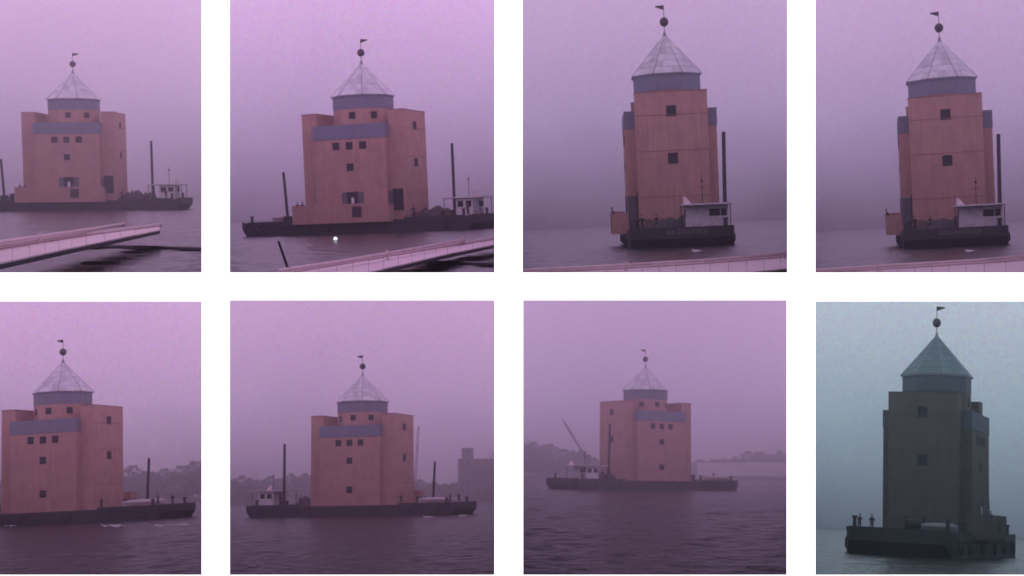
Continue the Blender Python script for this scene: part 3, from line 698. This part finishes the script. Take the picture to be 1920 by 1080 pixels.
# ------------------------------------------------------------------ far shores
def shore(c, xa, xb, d, z=.5):
    a, b = ray(c, xa, c['hor']).x * d, ray(c, xb, c['hor']).x * d
    m = MB(); n = 24; lo, hi = [], []
    rnd = random.Random(int(xa))
    for k in range(n):
        x0, x1 = a + (b-a)*k/n, a + (b-a)*(k+1)/n; y = d + rnd.uniform(-1.5, 1.5)
        m.prism([(x0, y, -H-.5), (x1, y, -H-.5), (x1, d + 60, -H-.5), (x0, d + 60, -H-.5)], [(x0, y + 1, -H + z), (x1, y + 1, -H + z), (x1, d + 60, -H + z + 1), (x0, d + 60, -H + z + 1)])
    tag(m.build('shore', GROUNDM, None, c['M']), kind='structure')
def wood(c, prof, d, seed, dens=1.0):
    """a far-off bank of trees: many leaf clumps over lumpy crowns, plus trunks"""
    rnd = random.Random(seed); V, Fc = [], []
    xs = [p[0] for p in prof]; px = xs[0]
    sc = d / F
    tr = MB()
    while px < xs[-1]:
        top = np.interp(px, xs, [p[1] for p in prof]); hgt = (c['hor'] - top) * sc + H
        hgt *= rnd.uniform(.78, 1.04); wd = max(2.5, hgt * rnd.uniform(.3, .8)); dd = d + rnd.uniform(8, 40)
        cx = ray(c, px, c['hor']).x * dd
        tr.tube((cx, dd, -H), (cx, dd, -H + hgt*.6), .35, .15, k=5)
        nb = len(V); cb = MB()
        for q in range(5): cb.ball((cx + rnd.uniform(-.45, .45)*wd, dd + rnd.uniform(-.3, .3)*wd, -H + hgt*rnd.uniform(.3, .62)), wd*rnd.uniform(.35, .5), 7, 5, min(1.1, hgt/wd*.55))
        V += [Vector(v) for v in cb.v]; Fc += [tuple(nb + i_ for i_ in f_) for f_ in cb.f]
        for k in range(int(750 * dens)):
            a = rnd.uniform(0, 6.28); zz = rnd.random() ** .8; rr = wd * math.sqrt(max(.03, 1 - (2*abs(zz - .42)) ** 2.2 * .9)) * rnd.uniform(.3, 1.05)
            p = Vector((cx + rr*math.cos(a), dd + rr*math.sin(a), -H + .6 + zz * (hgt - .6)))
            s = rnd.uniform(.3, .8); u = Vector((rnd.gauss(0,1), rnd.gauss(0,1), rnd.gauss(0,1))).normalized() * s; v = u.orthogonal().normalized() * s * .8
            n = len(V); V += [p + u, p + v, p - u, p - v]; Fc.append((n, n+1, n+2, n+3))
        px += wd / sc * rnd.uniform(.3, .7)
    me = bpy.data.meshes.new('woodland'); me.from_pydata(V + [], [], Fc); me.materials.append(LEAF)
    o = tag(mkobj('woodland', me, None, c['M']), kind='stuff')
    tr.build('trunks', WOOD, o)
C5, C6, C7 = CELLS[4], CELLS[5], CELLS[6]
shore(C5, -140, 400, 860); wood(C5, [(-140,900),(0,893),(222,889),(235,880),(285,879),(310,890),(335,882),(386,877)], 870, 3)
shore(C6, 408, 950, 880); wood(C6, [(422,899),(450,887),(500,890),(545,881),(590,890),(700,900),(790,900),(830,907),(870,900),(934,906)], 890, 4)
shore(C7, 958, 1150, 740); wood(C7, [(972,814),(1000,818),(1050,826),(1085,838),(1115,860),(1150,868)], 750, 5)
wood(C7, [(1250,868),(1300,861),(1360,858),(1400,846),(1450,846),(1484,838)], 930, 6, 1.0)
shore(C7, 1230, 1498, 900, .6)
# far buildings, second bottom panel
def far_building(c, d, x0, x1, ytop, depth, floors, mt, name, label, cat, cols=4, base=None):
    a, b = ray(c, x0, c['hor']).x * d, ray(c, x1, c['hor']).x * d; h = (c['hor'] - ytop) * d / F + H
    t = empty(name, label, cat, None, c['M'] @ Matrix.Translation(((a+b)/2, d, -H + .4))); w = (b - a)/2; h -= .4
    MB().box(-w, w, 0, depth, 0, h).build('wall', mt, t)
    MB().box(-w-.15, w+.15, -.15, depth+.15, h, h + .4).build('parapet', STONE, t)
    for fl in range(floors):
        for k in range(cols):
            x = -w + (k + .5) * 2*w/cols; z = h * (fl + .45) / floors
            MB().box(x - w/cols*.3, x + w/cols*.3, -.06, -.002, z, z + h/floors*.35).build('window', GLASS, t)
    return t
far_building(C6, 870, 862, 935, 866, 14, 4, BRICKF, 'warehouse', 'broad dim warehouse block fading in fog at the right edge of the second bottom panel', 'warehouse', 5)
far_building(C6, 868, 868, 889, 846, 8, 5, BRICKF, 'grain_tower', 'square dim tower block rising over the foggy warehouse, second bottom panel', 'tower', 1)
far_building(C7, 880, 1308, 1398, 866, 10, 0, PALEF, 'quay_shed', 'low pale quay shed nearest the tower, third bottom panel', 'shed', 8)
far_building(C7, 880, 1399, 1496, 864, 12, 0, PALEF, 'quay_shed', 'low pale quay shed at the right edge of the third bottom panel', 'shed', 8)
a, b = PZ(C7, 1300, 896, -H), PZ(C7, 1497, 896, -H)
d = 860; xa, xb = ray(C7, 1306, 890).x * d, ray(C7, 1496, 890).x * d
qw = MB()
n = 20
for k in range(n): qw.box(xa + (xb-xa)*k/n, xa + (xb-xa)*(k+.97)/n, d, d + 8, -H - .5, -H + 2.6 + random.uniform(-.1, .1))
tag(qw.build('quay', STONE, None, C7['M']), kind='structure')
# crane with raised lattice jib, third bottom panel; lattice mast, second bottom panel
def lattice(mb, a, b, w0, w1, n, r):
    a, b = Vector(a), Vector(b); d_ = (b - a).normalized(); s = d_.orthogonal().normalized(); t_ = d_.cross(s)
    cs = [(1,1),(1,-1),(-1,-1),(-1,1)]
    pt = lambda k, j: a.lerp(b, k/n) + (s*cs[j][0] + t_*cs[j][1]) * (w0 + (w1-w0)*k/n)
    for j in range(4):
        mb.tube(pt(0, j), pt(n, j), r, k=4)
        for k in range(n): mb.tube(pt(k, j), pt(k+1, (j+1) % 4), r*.6, k=4)
    return mb
dc = 560; s_ = dc / F; base = ray(C7, 1101, C7['hor']).x * dc
t = empty('harbour_crane', 'faint harbour crane with a long leaning jib, third bottom panel', 'crane', None, C7['M'] @ Matrix.Translation((base, dc, -H)))
lattice(MB(), (0, 0, 0), (0, 0, 8.5), .9, .7, 6, .14).build('tower', DARKM, t)
MB().box(-1.4, 1.4, -1.2, 1.2, 8.5, 10.6).build('cab', BRICKF, t)
lattice(MB(), (-.6, 0, 9.5), ((1055-1101)*s_, 0, (889-792)*s_ + H), .36, .18, 14, .08).build('jib', DARKM, t)
MB().tube((1.2, 0, 10.6), ((1057-1101)*s_, 0, (889-794)*s_ + H), .04, k=4).build('stay_cable', DARKM, t)
dc = 640; s_ = dc / F
t = empty('lattice_mast', 'faint thin lattice mast in the fog just right of the tower, second bottom panel', 'mast', None, C6['M'] @ Matrix.Translation((ray(C6, 784, C6['hor']).x * dc, dc, -H)))
lattice(MB(), (-2.2, 0, 0), (.5, 0, (933-803)*s_ + H), .5, .3, 18, .08).build('mast', DARKM, t)
MB().box(-.9, .6, -.4, .4, (933-832)*s_ + H, (933-810)*s_ + H).build('signal_board', PALEF, t)
# outboard fender beam and posts on the right side of the last barge
G = CELLS[7]['B']
DZ = 1.7
t = empty('mooring_roller', 'dark roller on a short arm sticking out right of the hull, bluish bottom right panel', 'roller', None, G @ Matrix.Translation((-6.5, -7.2, 1.9)))
MB().box(-.15, .15, -1.3, 0, -.12, .12).build('arm', DARKM, t); MB().tube((-.3, -1.35, 0), (.3, -1.35, 0), .45, k=12).build('wheel', RUBBER, t)
# pontoon that carries the terrace side there
